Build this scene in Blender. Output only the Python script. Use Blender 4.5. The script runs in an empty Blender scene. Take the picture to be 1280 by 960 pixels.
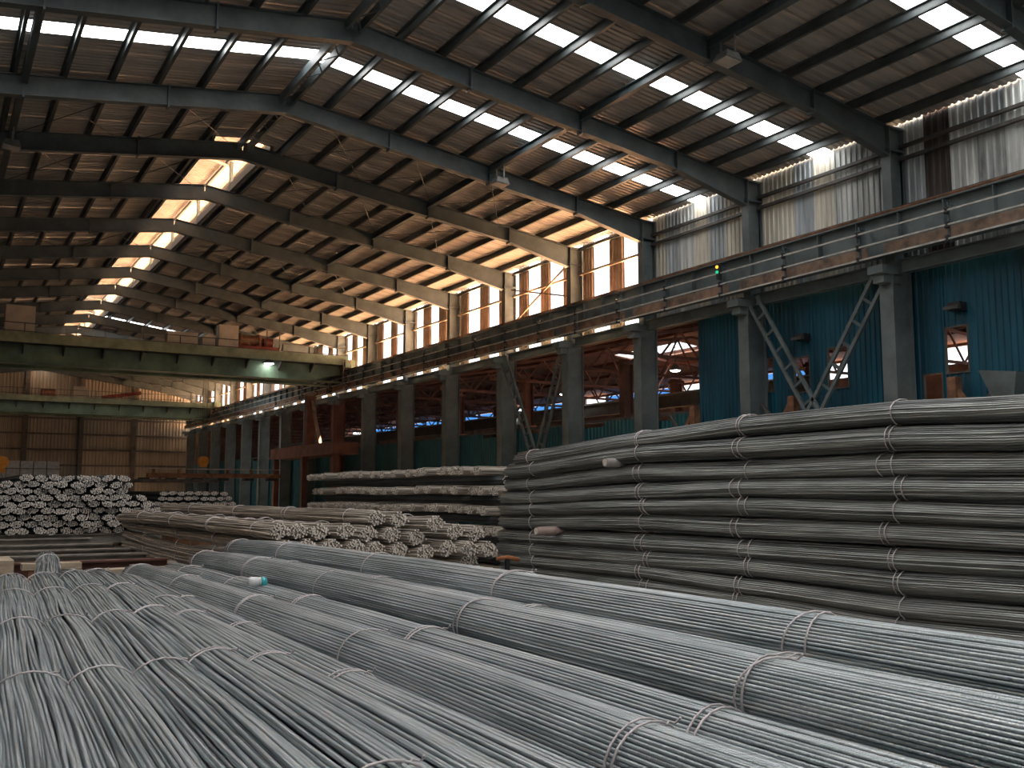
import bpy, bmesh, math, random
from mathutils import Vector, Matrix
random.seed(7)
R = math.radians
scene = bpy.context.scene
COL = scene.collection
H = 2.0                                   # camera height above the hall floor

# ------------------------------------------------------------------ camera
cam_d = bpy.data.cameras.new('camera')
cam_d.sensor_width = 36.0
cam_d.lens = 1212.0 / 1280.0 * 36.0
cam_d.clip_start = 0.05
cam_d.clip_end = 600
cam = bpy.data.objects.new('camera', cam_d)
COL.objects.link(cam)
cam.location = (0, 0, H)
cam.rotation_euler = (R(90 + 6.415), 0, R(-30.94))
scene.camera = cam

# ------------------------------------------------------------------ world, sun, exposure
world = bpy.data.worlds.new('overcast_sky')
scene.world = world
world.use_nodes = True
wb = world.node_tree.nodes['Background']
wb.inputs[0].default_value = (0.92, 0.96, 1.0, 1)
wb.inputs[1].default_value = 2.2
sun_d = bpy.data.lights.new('sun', 'SUN')
sun_d.energy = 210.0
sun_d.angle = R(1.2)
sun_d.color = (1.0, 0.60, 0.34)
sun = bpy.data.objects.new('sun', sun_d)
COL.objects.link(sun)
sun.location = (60, 60, 50)
sun.rotation_euler = Vector((-.48, -.30, -.83)).to_track_quat('-Z', 'Y').to_euler()
SKYLIGHT = 11.0
vs = scene.view_settings
vs.view_transform = 'Standard'
vs.look = 'None'
vs.gamma = 1.0
vs.use_curve_mapping = False
vs.exposure = 0.0

# ------------------------------------------------------------------ materials
def mat(name, col, rough=.6, metal=0.0, var=.25, scale=3.0, col2=None, bump=0.0, bscale=40., stretch=None, spec=.5):
    m = bpy.data.materials.new(name)
    m.use_nodes = True
    nt = m.node_tree
    N, L = nt.nodes, nt.links
    b = N['Principled BSDF']
    b.inputs['Roughness'].default_value = rough
    b.inputs['Metallic'].default_value = metal
    b.inputs['Specular IOR Level'].default_value = spec
    tc = N.new('ShaderNodeTexCoord')
    mp = N.new('ShaderNodeMapping')
    if stretch:
        mp.inputs['Scale'].default_value = stretch
    L.new(tc.outputs['Object'], mp.inputs[0])
    nz = N.new('ShaderNodeTexNoise')
    nz.inputs['Scale'].default_value = scale
    nz.inputs['Detail'].default_value = 6
    nz.inputs['Roughness'].default_value = .65
    L.new(mp.outputs[0], nz.inputs[0])
    rp = N.new('ShaderNodeValToRGB')
    c2 = col2 or tuple(c * (1 - var) for c in col)
    c1 = tuple(min(1, c * (1 + var * .5)) for c in col)
    rp.color_ramp.elements[0].position = .35
    rp.color_ramp.elements[1].position = .62
    rp.color_ramp.elements[0].color = (*c2, 1)
    rp.color_ramp.elements[1].color = (*c1, 1)
    L.new(nz.outputs[0], rp.inputs[0])
    L.new(rp.outputs[0], b.inputs['Base Color'])
    if bump:
        n2 = N.new('ShaderNodeTexNoise')
        n2.inputs['Scale'].default_value = bscale
        L.new(mp.outputs[0], n2.inputs[0])
        bp = N.new('ShaderNodeBump')
        bp.inputs['Strength'].default_value = bump
        bp.inputs['Distance'].default_value = .01
        L.new(n2.outputs[0], bp.inputs['Height'])
        L.new(bp.outputs[0], b.inputs['Normal'])
    return m

def emis(name, col, s):
    m = bpy.data.materials.new(name)
    m.use_nodes = True
    nt = m.node_tree
    nt.nodes.clear()
    e = nt.nodes.new('ShaderNodeEmission')
    o = nt.nodes.new('ShaderNodeOutputMaterial')
    e.inputs[0].default_value = (*col, 1)
    e.inputs[1].default_value = s
    nt.links.new(e.outputs[0], o.inputs[0])
    return m

def tinted(name, col):
    m = bpy.data.materials.new(name)
    m.use_nodes = True
    nt = m.node_tree
    nt.nodes.clear()
    e = nt.nodes.new('ShaderNodeBsdfTransparent')
    o = nt.nodes.new('ShaderNodeOutputMaterial')
    e.inputs[0].default_value = (*col, 1)
    nt.links.new(e.outputs[0], o.inputs[0])
    return m

def rod_mat(name, col, col2, metal, rough, ribs=True):
    m = mat(name, col, rough, metal, col2=col2, scale=2.2, stretch=(9, .6, 9))
    nt = m.node_tree
    N, L = nt.nodes, nt.links
    b = N['Principled BSDF']
    oi = N.new('ShaderNodeNewGeometry')
    hsv = N.new('ShaderNodeHueSaturation')
    mr = N.new('ShaderNodeMapRange')
    mr.inputs[3].default_value = .5
    mr.inputs[4].default_value = 1.4
    L.new(oi.outputs['Random Per Island'], mr.inputs[0])
    L.new(mr.outputs[0], hsv.inputs['Value'])
    src = b.inputs['Base Color'].links[0].from_socket
    L.new(src, hsv.inputs['Color'])
    L.new(hsv.outputs[0], b.inputs['Base Color'])
    if ribs:
        tc = N.new('ShaderNodeTexCoord')
        wv = N.new('ShaderNodeTexWave')
        wv.bands_direction = 'Y'
        wv.inputs['Scale'].default_value = 32.
        wv.inputs['Distortion'].default_value = 0
        L.new(tc.outputs['Object'], wv.inputs[0])
        bp = N.new('ShaderNodeBump')
        bp.inputs['Strength'].default_value = .5
        bp.inputs['Distance'].default_value = .0016
        L.new(wv.outputs[0], bp.inputs['Height'])
        L.new(bp.outputs[0], b.inputs['Normal'])
    return m

M = {}
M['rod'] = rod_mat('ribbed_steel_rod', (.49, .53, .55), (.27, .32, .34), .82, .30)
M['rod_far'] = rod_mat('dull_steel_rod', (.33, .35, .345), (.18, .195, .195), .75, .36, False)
M['rod_tan'] = rod_mat('tan_steel_rod', (.47, .42, .36), (.28, .25, .215), .3, .5, False)  # warm tan tone, least metallic of the rods
M['rod_dark'] = rod_mat('dark_and_shaded_steel_rod', (.11, .12, .125), (.06, .066, .07), .4, .55, False)  # also holds the shade painted onto the recessed cross-laid rods
M['rod_end'] = mat('cut_rod_end', (.78, .72, .65), .5, .1, .35, 30)
M['wire'] = mat('tie_wire_steel', (.60, .55, .56), .45, .5, .2, 20)
M['frame'] = mat('grey_green_steel_paint', (.08, .105, .112), .5, .1, .3, 1.2, bump=.1)
M['column'] = mat('grey_steel_column_paint', (.12, .15, .153), .5, .1, .35, .9, bump=.1)
M['purlin'] = mat('dark_purlin_steel', (.075, .09, .092), .5, .2, .3, 1.5)
M['roof'] = mat('weathered_roof_sheet', (.40, .38, .35), .5, .25, .28, .7, stretch=(.35, 2, 1))
M['monitor'] = mat('ridge_vent_sheet', (.52, .45, .40), .6, .0, .2, 1)
M['sky'] = emis('translucent_skylight', (1.0, .985, .97), SKYLIGHT)
M['rust'] = mat('rusty_steel', (.23, .115, .065), .8, .1, .5, 2.5, bump=.3)
M['rustplate'] = mat('rust_stained_plate', (.25, .165, .115), .75, .05, .5, 1.6, col2=(.10, .075, .06))
M['brown'] = mat('red_brown_steel', (.15, .068, .05), .7, .1, .35, 1.5)
M['rail'] = mat('worn_rail_steel', (.33, .31, .29), .4, .6, .3, 4)
M['bar'] = mat('pale_conductor_bar', (.46, .46, .43), .5, .2, .25, 4)
M['black'] = mat('black_insulator', (.02, .02, .022), .5, 0, .2, 5)
M['grit'] = mat('dark_girt_steel', (.09, .085, .08), .6, .1, .4, 2)
M['strip'] = mat('brown_wall_sheet', (.36, .29, .23), .6, .1, .3, 1.3)
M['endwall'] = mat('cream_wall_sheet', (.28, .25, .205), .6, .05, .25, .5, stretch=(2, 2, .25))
M['blue'] = mat('blue_wall_sheet', (.003, .07, .112), .55, .05, .5, .55, stretch=(2, 2, .3))
M['teal'] = mat('teal_wall_sheet', (.009, .085, .10), .55, .05, .35, .6)
PANEL = [mat('cream_sheet', (.66, .62, .52), .55, .1, .3, 1.0, stretch=(3, 3, .3)),
         mat('grey_sheet', (.42, .46, .48), .5, .2, .4, 1.0, stretch=(3, 3, .3)),
         mat('stained_sheet', (.38, .40, .39), .5, .25, .6, 1.3, stretch=(3, 3, .3)),
         mat('rust_black_sheet', (.075, .06, .055), .7, .1, .5, 1.5, stretch=(3, 3, .4)),
         mat('pale_sheet', (.58, .60, .58), .5, .15, .35, 1.0, stretch=(3, 3, .3))]
M['green'] = mat('crane_green_paint', (.17, .26, .185), .5, .05, .4, .7)
M['greenl'] = mat('crane_pale_green_paint', (.25, .30, .20), .55, .05, .4, .8)
M['cabinet'] = mat('beige_cabinet_paint', (.42, .38, .32), .55, 0, .15, 1.5)
M['red'] = mat('red_machine_paint', (.25, .035, .025), .5, .1, .4, 2)
M['yellow'] = mat('yellow_hook_paint', (.60, .25, .02), .5, 0, .3, 4)
M['floor'] = mat('dusty_concrete', (.22, .20, .175), .85, 0, .4, .6, bump=.4, bscale=12)
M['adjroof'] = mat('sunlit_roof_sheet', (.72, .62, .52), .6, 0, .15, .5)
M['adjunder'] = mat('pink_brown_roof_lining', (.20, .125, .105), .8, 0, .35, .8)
M['timber'] = mat('pale_timber', (.42, .34, .25), .8, 0, .35, 2, stretch=(1, 6, 6))
M['beam'] = mat('skid_beam_steel', (.27, .245, .215), .6, .2, .4, 1.5)
M['pipe'] = mat('pinkish_pipe', (.36, .27, .24), .6, .1, .25, 6)
M['pipe2'] = mat('grey_pipe', (.30, .29, .28), .6, .2, .25, 6)
M['lamp'] = mat('lamp_housing', (.22, .22, .21), .5, .3, .2, 5)
M['lens'] = mat('lamp_glass', (.55, .52, .46), .25, 0, .1, 5)
M['glow'] = emis('lit_lamp', (1., .97, .9), 30)
M['amber'] = emis('amber_signal', (1., .45, .05), 2.0)
M['greensig'] = emis('green_signal', (.05, .8, .4), .8)
M['bluefilm'] = tinted('blue_translucent_sheet', (.22, .42, .66))
M['white'] = mat('white_plastic', (.75, .76, .76), .4, 0, .1, 10)
M['turq'] = mat('turquoise_plastic', (.05, .45, .50), .4, 0, .1, 10)
M['orange'] = mat('orange_rust_bar', (.40, .14, .05), .7, 0, .3, 4)
M['mesh'] = mat('pale_mesh_pallet', (.33, .36, .38), .6, .1, .25, 3)

# ------------------------------------------------------------------ mesh helpers
ORG = {}
class MB:
    def __init__(s):
        s.v, s.f, s.mi = [], [], []
    def quadbox(s, c):
        n = len(s.v)
        s.v += [tuple(p) for p in c]
        for q in ((0, 3, 2, 1), (4, 5, 6, 7), (0, 1, 5, 4), (1, 2, 6, 5), (2, 3, 7, 6), (3, 0, 4, 7)):
            s.f.append(tuple(n + i for i in q)); s.mi.append(0)
        return s
    def box(s, x0, x1, y0, y1, z0, z1):
        return s.quadbox([(x0, y0, z0), (x1, y0, z0), (x1, y1, z0), (x0, y1, z0), (x0, y0, z1), (x1, y0, z1), (x1, y1, z1), (x0, y1, z1)])
    def bar(s, p, q, w, h, up=(0, 0, 1)):
        p, q = Vector(p), Vector(q)
        d = (q - p).normalized()
        u = Vector(up)
        r = d.cross(u)
        if r.length < 1e-4:
            r = d.cross(Vector((1, 0, 0)))
        r.normalize()
        u = r.cross(d).normalized()
        r *= w / 2; u *= h / 2
        return s.quadbox([p - r - u, p + r - u, q + r - u, q - r - u, p - r + u, p + r + u, q + r + u, q - r + u])
    def ibeam(s, p, q, h, b, tf=.03, tw=.02, up=(0, 0, 1), h2=None):
        """I section from p to q (centre lines), depth h at p and h2 at q"""
        p, q = Vector(p), Vector(q)
        h2 = h2 or h
        d = (q - p).normalized()
        u = Vector(up)
        r = d.cross(u).normalized()
        u = r.cross(d).normalized()
        def slab(w, a0, a1, b0, b1):
            rr = r * (w / 2)
            s.quadbox([p - rr + u * a0, p + rr + u * a0, q + rr + u * b0, q - rr + u * b0,
                       p - rr + u * a1, p + rr + u * a1, q + rr + u * b1, q - rr + u * b1])
        slab(tw, -h / 2, h / 2, -h2 / 2, h2 / 2)
        slab(b, h / 2 - tf, h / 2, h2 / 2 - tf, h2 / 2)
        slab(b, -h / 2, -h / 2 + tf, -h2 / 2, -h2 / 2 + tf)
        return s
    def tube(s, path, r, n=6, caps=True, closed=False, capmat=0):
        base = len(s.v)
        P = [Vector(p) for p in path]
        m = len(P)
        ref = None
        for i in range(m):
            if closed:
                d = P[(i + 1) % m] - P[i - 1]
            else:
                d = P[min(i + 1, m - 1)] - P[max(i - 1, 0)]
            d.normalize()
            if ref is None:
                ref = Vector((0, 0, 1)) if abs(d.z) < .9 else Vector((1, 0, 0))
            a = d.cross(ref).normalized()
            b = a.cross(d).normalized()
            ref = b
            for k in range(n):
                t = 2 * math.pi * k / n
                s.v.append(tuple(P[i] + a * (r * math.cos(t)) + b * (r * math.sin(t))))
        for i in range(m if closed else m - 1):
            j = (i + 1) % m
            for k in range(n):
                l = (k + 1) % n
                s.f.append((base + i * n + k, base + i * n + l, base + j * n + l, base + j * n + k)); s.mi.append(0)
        if caps and not closed:
            s.f.append(tuple(base + k for k in range(n))[::-1]); s.mi.append(capmat)
            s.f.append(tuple(base + (m - 1) * n + k for k in range(n))); s.mi.append(capmat)
        return s
    def lathe(s, c, prof, n=16, axis='z'):
        base = len(s.v)
        for (r, z) in prof:
            for k in range(n):
                t = 2 * math.pi * k / n
                a, b = r * math.cos(t), r * math.sin(t)
                o = {'z': (a, b, z), 'y': (a, z, b), 'x': (z, a, b)}[axis]
                s.v.append((c[0] + o[0], c[1] + o[1], c[2] + o[2]))
        for i in range(len(prof) - 1):
            for k in range(n):
                l = (k + 1) % n
                s.f.append((base + i * n + k, base + i * n + l, base + (i + 1) * n + l, base + (i + 1) * n + k)); s.mi.append(0)
        s.f.append(tuple(base + k for k in range(n))[::-1]); s.mi.append(0)
        s.f.append(tuple(base + (len(prof) - 1) * n + k for k in range(n))); s.mi.append(0)
        return s
    def grid_extrude(s, profile, a, b):
        """open profile polyline extruded from offset a to offset b"""
        base = len(s.v)
        for o in (a, b):
            for p in profile:
                s.v.append((p[0] + o[0], p[1] + o[1], p[2] + o[2]))
        n = len(profile)
        for i in range(n - 1):
            s.f.append((base + i, base + i + 1, base + n + i + 1, base + n + i)); s.mi.append(0)
        return s
    def mesh(s, name, mats, org=(0, 0, 0), smooth=False):
        me = bpy.data.meshes.new(name)
        me.from_pydata([(v[0] - org[0], v[1] - org[1], v[2] - org[2]) for v in s.v], [], s.f)
        for m in (mats if isinstance(mats, (list, tuple)) else [mats]):
            me.materials.append(M[m] if isinstance(m, str) else m)
        if any(s.mi):
            me.polygons.foreach_set('material_index', s.mi)
        if smooth:
            me.polygons.foreach_set('use_smooth', [len(f) < 5 for f in s.f])
        me.update()
        return me
    def build(s, name, mats, parent=None, smooth=False, org=None):
        o0 = ORG[parent.name] if parent else (org or (0, 0, 0))
        o = bpy.data.objects.new(name, s.mesh(name, mats, o0, smooth))
        COL.objects.link(o)
        if parent:
            o.parent = parent
        else:
            o.location = o0
        ORG[o.name] = o0
        return o

def place(name, me, parent, loc):
    """object sharing mesh data; loc is a world position"""
    o = bpy.data.objects.new(name, me)
    COL.objects.link(o)
    if parent:
        p0 = ORG[parent.name]
        o.parent = parent
        o.location = (loc[0] - p0[0], loc[1] - p0[1], loc[2] - p0[2])
    else:
        o.location = loc
    ORG[o.name] = tuple(loc)
    return o

def tag(o, label=None, cat=None, group=None, kind=None):
    if label: o['label'] = label
    if cat: o['category'] = cat
    if group: o['group'] = group
    if kind: o['kind'] = kind
    return o

def thing(name, loc, label=None, cat=None, group=None, kind=None):
    o = bpy.data.objects.new(name, None)
    COL.objects.link(o)
    o.empty_display_size = .2
    o.location = loc
    ORG[o.name] = tuple(loc)
    return tag(o, label, cat, group, kind)

ORD = ['first', 'second', 'third', 'fourth', 'fifth', 'sixth', 'seventh', 'eighth', 'ninth', 'tenth', 'eleventh', 'twelfth',
       'thirteenth', 'fourteenth', 'fifteenth', 'sixteenth', 'seventeenth', 'eighteenth', 'nineteenth', 'twentieth'] + ['twenty-' + w for w in ('first', 'second', 'third', 'fourth', 'fifth', 'sixth', 'seventh', 'eighth', 'ninth')] + ['thirtieth'] + ['thirty-' + w for w in ('first', 'second', 'third', 'fourth')]

# ------------------------------------------------------------------ hall dimensions (camera stands at x=0, y=0)
XW, XR, XL = 25.77, 9.9, -5.97            # right column line, ridge, left column line
FRY = [-16.8, -10.8, -4.8, 1.2, 7.2, 13.2, 19.4, 25.6, 31.8, 37.2, 43.3, 49.6, 55.7, 61.8, 67.6, 73.8, 79.9, 86.0, 91.6, 97.2, 103.2, 108.6, 114.3]
IA = 6                                     # index of the first frame whose right column is in view
SL = .138
def zr(x, z0=13.95):                       # underside of the roof sheets
    return H + z0 - SL * abs(x - XR)
YE = 116.0
MON0 = 9                                   # ridge vent starts at this frame

# ---- floor
fl = MB(); fl.box(XL - 1, 52, -22, YE + 1, -.3, 0)
tag(fl.build('floor', 'floor'), kind='structure')

# ---- roof: sheets, purlins, skylights
ceil = thing('ceiling', (XR, 30, H + 14), kind='structure')
def sheet_mesh(w, side, x_in, name, m):
    """corrugated sheet of width w along y, from x_in (distance from the ridge) to the eave, local origin at ridge line"""
    prof = []
    nrib = max(1, round(w / .25))
    pw = w / nrib
    for i in range(nrib):
        y = i * pw
        prof += [(0, y, 0), (0, y + pw * .3, 0), (0, y + pw * .42, .045), (0, y + pw * .63, .045), (0, y + pw * .75, 0)]
    prof.append((0, w, 0))
    mb = MB()
    a, b = x_in, 16.15
    mb.grid_extrude(prof, (side * a, 0, -SL * a), (side * b, 0, -SL * b))
    return mb.mesh(name, m)
SKY_Y = {0: -14, 1: -8, 2: -1.9, 3: 4.1, 4: 9.9, 5: 14.8, 6: 22.45, 7: 28.7, 16: 82.0}
lapc = {-1: 0, 1: 0}
cache = {}
def sheet(side, w, x_in, m):
    k = (side, round(w, 3), x_in, m)
    if k not in cache:
        cache[k] = sheet_mesh(w, side, x_in, 'roof_sheet', m)
    return cache[k]
for i in range(len(FRY) - 1):
    y0, y1 = FRY[i], FRY[i + 1]
    if i == len(FRY) - 2: y1 = YE
    xin = 1.15 if i >= MON0 else 0.0
    for side in (-1, 1):
        spans = [(y0, y1)]
        if i in SKY_Y:
            c = SKY_Y[i]
            if i == 16 and side < 0: c = None
        if i in SKY_Y and c:
            hw = 1.4 if i == 16 else .42
            me = sheet(side, 2 * hw, xin, 'sky')
            place('skylight_panel', me, ceil, (XR, c - hw, H + 13.97))
            spans = [(y0, c - hw), (c + hw, y1)]
        for a, b in spans:
            n = max(1, round((b - a) / 1.0)) if 5 <= i <= 11 else 1
            for k in range(n):
                w = (b - a) / n
                lapc[side] += 1
                place('roof_sheet', sheet(side, w + .05, xin, 'roof'), ceil, (XR, a + k * w - .025, H + 13.95 + (.008 if lapc[side] % 2 else 0)))
# purlins: continuous Z bars per bay
PX = [1.5 + 1.38 * k for k in range(11)]
def purlin_mesh(l):
    mb = MB()
    mb.box(-.012, .012, 0, l, -.24, -.01)
    mb.box(-.012, .09, 0, l, -.25, -.23)
    mb.box(-.09, .012, 0, l, -.03, -.008)
    return mb.mesh('purlin', 'purlin')
pc = {}
for i in range(len(FRY) - 1):
    y0, y1 = FRY[i], FRY[i + 1]
    if i == len(FRY) - 2: y1 = YE
    l = round(y1 - y0, 3)
    if l not in pc: pc[l] = purlin_mesh(l)
    for side in (-1, 1):
        for d in PX:
            x = XR + side * d
            place('purlin', pc[l], ceil, (x, y0, zr(x)))
    # heavier longitudinal struts under the purlins and the ridge pair with lacing
    for side in (-1, 1):
        x = XR + side * 8.1
        mb = MB(); mb.ibeam((x, y0 + .1, zr(x) - .38), (x, y1 - .1, zr(x) - .38), .3, .2, .02, .02)
        mb.build('strut_beam', 'frame', ceil)
    if i < MON0:
        for dx in (-.2, .2):
            mb = MB(); mb.box(XR + dx - .05, XR + dx + .05, y0 + .1, y1 - .1, H + 13.38, H + 13.68)
            mb.build('ridge_purlin', 'frame', ceil)
        mb = MB()
        n = 8
        for k in range(n):
            a, b = y0 + .2 + (y1 - y0 - .4) * k / n, y0 + .2 + (y1 - y0 - .4) * (k + 1) / n
            s = 1 if k % 2 else -1
            mb.bar((XR - .2 * s, a, H + 13.4), (XR + .2 * s, b, H + 13.4), .04, .02)
        mb.build('ridge_lacing', 'frame', ceil)
# wind bracing rods under the roof
for i in (8, 9, 11, 14):
    y0, y1 = FRY[i], FRY[i + 1]
    for xa in (XR - 8.1, XR - 4, XR + 1.4, XR + 4.7, XR + 8.1):
        xb = xa + 3.6
        for (p, q) in (((xa, y0), (xb, y1)), ((xb, y0), (xa, y1))):
            mb = MB(); mb.tube([(p[0], p[1], zr(p[0]) - .34), (q[0], q[1], zr(q[0]) - .34)], .014, 5)
            mb.build('bracing_rod', 'purlin', ceil)
# raised ridge vent
for i in range(MON0, len(FRY) - 1):
    y0, y1 = FRY[i], FRY[i + 1]
    for side in (-1, 1):
        mb = MB()
        prof = []
        n = 24
        for k in range(n):
            y = y0 + (y1 - y0) * k / n
            w = (y1 - y0) / n
            prof += [(XR, y, 0), (XR, y + w * .6, 0), (XR, y + w * .7, .04), (XR, y + w * .9, .04)]
        prof.append((XR, y1, 0))
        mb.grid_extrude(prof, (0, 0, H + 15.25), (side * 1.9, 0, H + 14.95))
        mb.build('ridge_vent_sheet', 'monitor', ceil)
        for dx in (.95, 1.75):
            mb = MB(); mb.box(XR + side * dx - .05, XR + side * dx + .05, y0, y1, H + 15.2 - dx * .16 - .18, H + 15.2 - dx * .16 - .02)
            mb.build('ridge_vent_purlin', 'purlin', ceil)
        mb = MB(); mb.box(XR + side * 1.15 - .06, XR + side * 1.15 + .06, y0, y1, H + 13.62, H + 13.98)
        mb.build('vent_kerb', 'frame', ceil)
        mb = MB()
        mb.bar((XR + side * 1.15, y0, H + 13.7), (XR + side * 1.15, y0, H + 15.0), .14, .14, (0, 1, 0))
        mb.build('ridge_vent_post', 'column', ceil)
    mb = MB()
    mb.tube([(XR - 1.5, y0 + .1, H + 14.72), (XR - .8, y0 + .1, H + 14.9), (XR, y0 + .1, H + 15.0), (XR + .8, y0 + .1, H + 14.9), (XR + 1.5, y0 + .1, H + 14.72)], .09, 8)
    mb.build('ridge_vent_rafter', 'bar', ceil, True)

# ---- steel portal frames
def frame(i):
    y = FRY[i]
    vis = i - IA
    if vis >= 0:
        lab = 'grey-green steel portal frame, %s one whose right column shows, counted from the camera' % ORD[vis]
    else:
        lab = 'grey-green steel portal frame above the camera, %s before the first visible column' % ORD[-vis - 1]
    t = thing('portal_frame', (XW, y, 0), lab, 'frame', 'steel portal frames of the hall')
    for side in (-1, 1):
        xe = XR + side * 15.6
        zc = lambda d: H + 13.72 - SL * d - .33
        mb = MB()
        mb.ibeam((XR, y, zc(0)), (XR + side * 12.2, y, zc(12.2)), .66, .28)
        # haunch: deeper toward the column
        mb.ibeam((XR + side * 12.2, y, zc(12.2)), (xe, y, zc(15.6) - .16), .66, .28, h2=.98)
        raf = mb.build('rafter', 'frame', t)
        for d in (3.9, 8.1, 12.2):
            x = XR + side * d
            pl = MB(); pl.box(x - .03, x + .03, y - .15, y + .15, zc(d) - .40, zc(d) + .36)
            pl.build('splice_plate', 'frame', raf)
        # upper column
        xc = XR + side * 15.87
        cb = MB()
        cb.box(xc - .35, xc - .31, y - .17, y + .17, H + 6.9, H + 11.55)
        cb.box(xc + .31, xc + .35, y - .17, y + .17, H + 6.9, H + 11.55)
        cb.box(xc - .31, xc + .31, y - .015, y + .015, H + 6.9, H + 11.5)
        cb.box(xc - .36, xc + .36, y - .19, y + .19, H + 11.5, H + 11.56)
        cb.build('upper_column', 'column', t)
        lo = MB()
        xi = xc - side * .15
        lo.box(xi - .45, xi - .41, y - .25, y + .25, 0, H + 6.95)
        lo.box(xi + .41, xi + .45, y - .25, y + .25, 0, H + 6.95)
        lo.box(xi - .41, xi + .41, y - .14, y - .11, 0, H + 6.95)
        lo.box(xi - .41, xi + .41, y + .11, y + .14, 0, H + 6.95)
        lo.box(xi - .6, xi + .6, y - .4, y + .4, 0, .05)
        lo.build('lower_column', 'column' if vis != 8 else 'brown', t)
        br = MB()
        xb = xc - side * .75
        br.box(min(xb - .35, xi), max(xb + .35, xi), y - .28, y + .28, H + 6.72, H + 6.98)
        br.box(min(xb - .2, xi), max(xb + .2, xi), y - .2, y + .2, H + 6.45, H + 6.72)
        br.build('corbel', 'column', t)
        kn = MB()
        kn.box(xc - .40, xc + .40, y - .19, y + .19, H + 10.75, H + 10.82)
        kn.build('stiffener_plate', 'frame', t)
    return t
for i in range(len(FRY)):
    frame(i)

# ---- crane runway on the right (and its twin on the left, which carries the cranes)
XG = 25.02
def runway(xg, side, lab):
    t = thing('crane_runway', (xg, 19.4, H + 7), lab, 'runway')
    for i in range(len(FRY) - 1):
        y0, y1 = FRY[i], FRY[i + 1]
        mb = MB(); mb.ibeam((xg, y0, H + 7.92), (xg, y1, H + 7.92), 1.26, .42, .04, .03)
        g = mb.build('girder', 'column', t)
        if side > 0:
            n = 4
            if i >= 4:
                for k in range(1, n + 1):
                    yy = y0 + (y1 - y0) * (k - .5) / n
                    s = MB(); s.box(xg - .2, xg - .02, yy - .012, yy + .012, H + 7.35, H + 8.5)
                    s.build('stiffener', 'column', g)
            s = MB(); s.box(xg - .26, xg - .235, y0 + .3, y1 - .3, H + 7.30, H + 7.62)
            s.build('rusty_lower_plate', 'rustplate', g)
            # lower longitudinal tie
            s = MB(); s.ibeam((xg + .55, y0 + .3, H + 6.98), (xg + .55, y1 - .3, H + 6.98), .42, .3)
            s.build('tie_beam', 'column', t)
            s = MB(); s.box(xg + .15, XW - .3, y0 + .2, y1 - .2, H + 8.5, H + 8.56)
            s.build('walkway_plate', 'rust', t)
    mb = MB()
    y0, y1 = FRY[0], FRY[-1]
    mb.box(xg - .07, xg + .07, y0, y1, H + 8.552, H + 8.58)
    mb.box(xg - .02, xg + .02, y0, y1, H + 8.58, H + 8.66)
    mb.box(xg - .04, xg + .04, y0, y1, H + 8.66, H + 8.70)
    mb.build('crane_rail', 'rust', t)
    if side > 0:
        for z in (8.02, 7.60, 7.19):
            mb = MB(); mb.box(24.47, 24.52, FRY[3], 112, H + z - .025, H + z + .025)
            mb.build('conductor_bar', 'bar', t)
        y = 10.55
        while y < 75:
            br = MB(); br.box(24.55, XG - .2, y - .03, y + .03, H + 8.2, H + 8.28)
            br.box(24.56, 24.62, y - .03, y + .03, H + 7.1, H + 8.28)
            b = br.build('conductor_bracket', 'frame', t)
            for z in (8.02, 7.60, 7.19):
                s = MB(); s.lathe((24.495, y, H + z), [(.05, -.10), (.075, -.08), (.075, -.03), (.05, -.02), (.05, .02), (.075, .03), (.075, .08), (.04, .11)], 8, 'z')
                s.build('insulator', 'black', b)
            y += 3.1
    return t
runway(XG, 1, 'long grey crane runway girder with rusty rail along the right columns')
runway(XL + .75, -1, 'crane runway girder along the left columns, carrying the far crane ends')
sg = thing('signal_lamp', (24.4, 26.05, H + 8.1), 'small amber and green signal lamps on the runway conductor bracket', 'signal lamp')
s = MB(); s.box(24.40, 24.55, 25.98, 26.12, H + 7.78, H + 8.34); s.build('housing', 'black', sg)
s = MB(); s.lathe((24.40, 26.05, H + 8.24), [(.06, 0), (.06, -.04), (.03, -.07)], 10, 'x'); s.build('amber_lens', 'amber', sg)
s = MB(); s.lathe((24.40, 26.05, H + 8.05), [(.06, 0), (.06, -.04), (.03, -.07)], 10, 'x'); s.build('green_lens', 'greensig', sg)

# ------------------------------------------------------------------ right wall
wr = thing('wall_right', (26.1, 19.4, 0), kind='structure')
def corr(p0, p1, z0, z1, rib=.22, depth=.04, axis='y', x=26.1, sgn=-1):
    """corrugated upright sheet between p0 and p1 along axis; ribs stand out toward sgn; returns MB"""
    n = max(1, round((p1 - p0) / rib))
    w = (p1 - p0) / n
    prof = []
    for k in range(n):
        a = p0 + k * w
        for o, d in ((0, 0), (.5, 0), (.62, depth), (.88, depth)):
            prof.append((a + o * w, d))
    prof.append((p1, 0))
    pts = [((x + sgn * d, a, 0) if axis == 'y' else (a, x + sgn * d, 0)) for a, d in prof]
    mb = MB()
    mb.grid_extrude(pts, (0, 0, z0), (0, 0, z1))
    return mb
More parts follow.
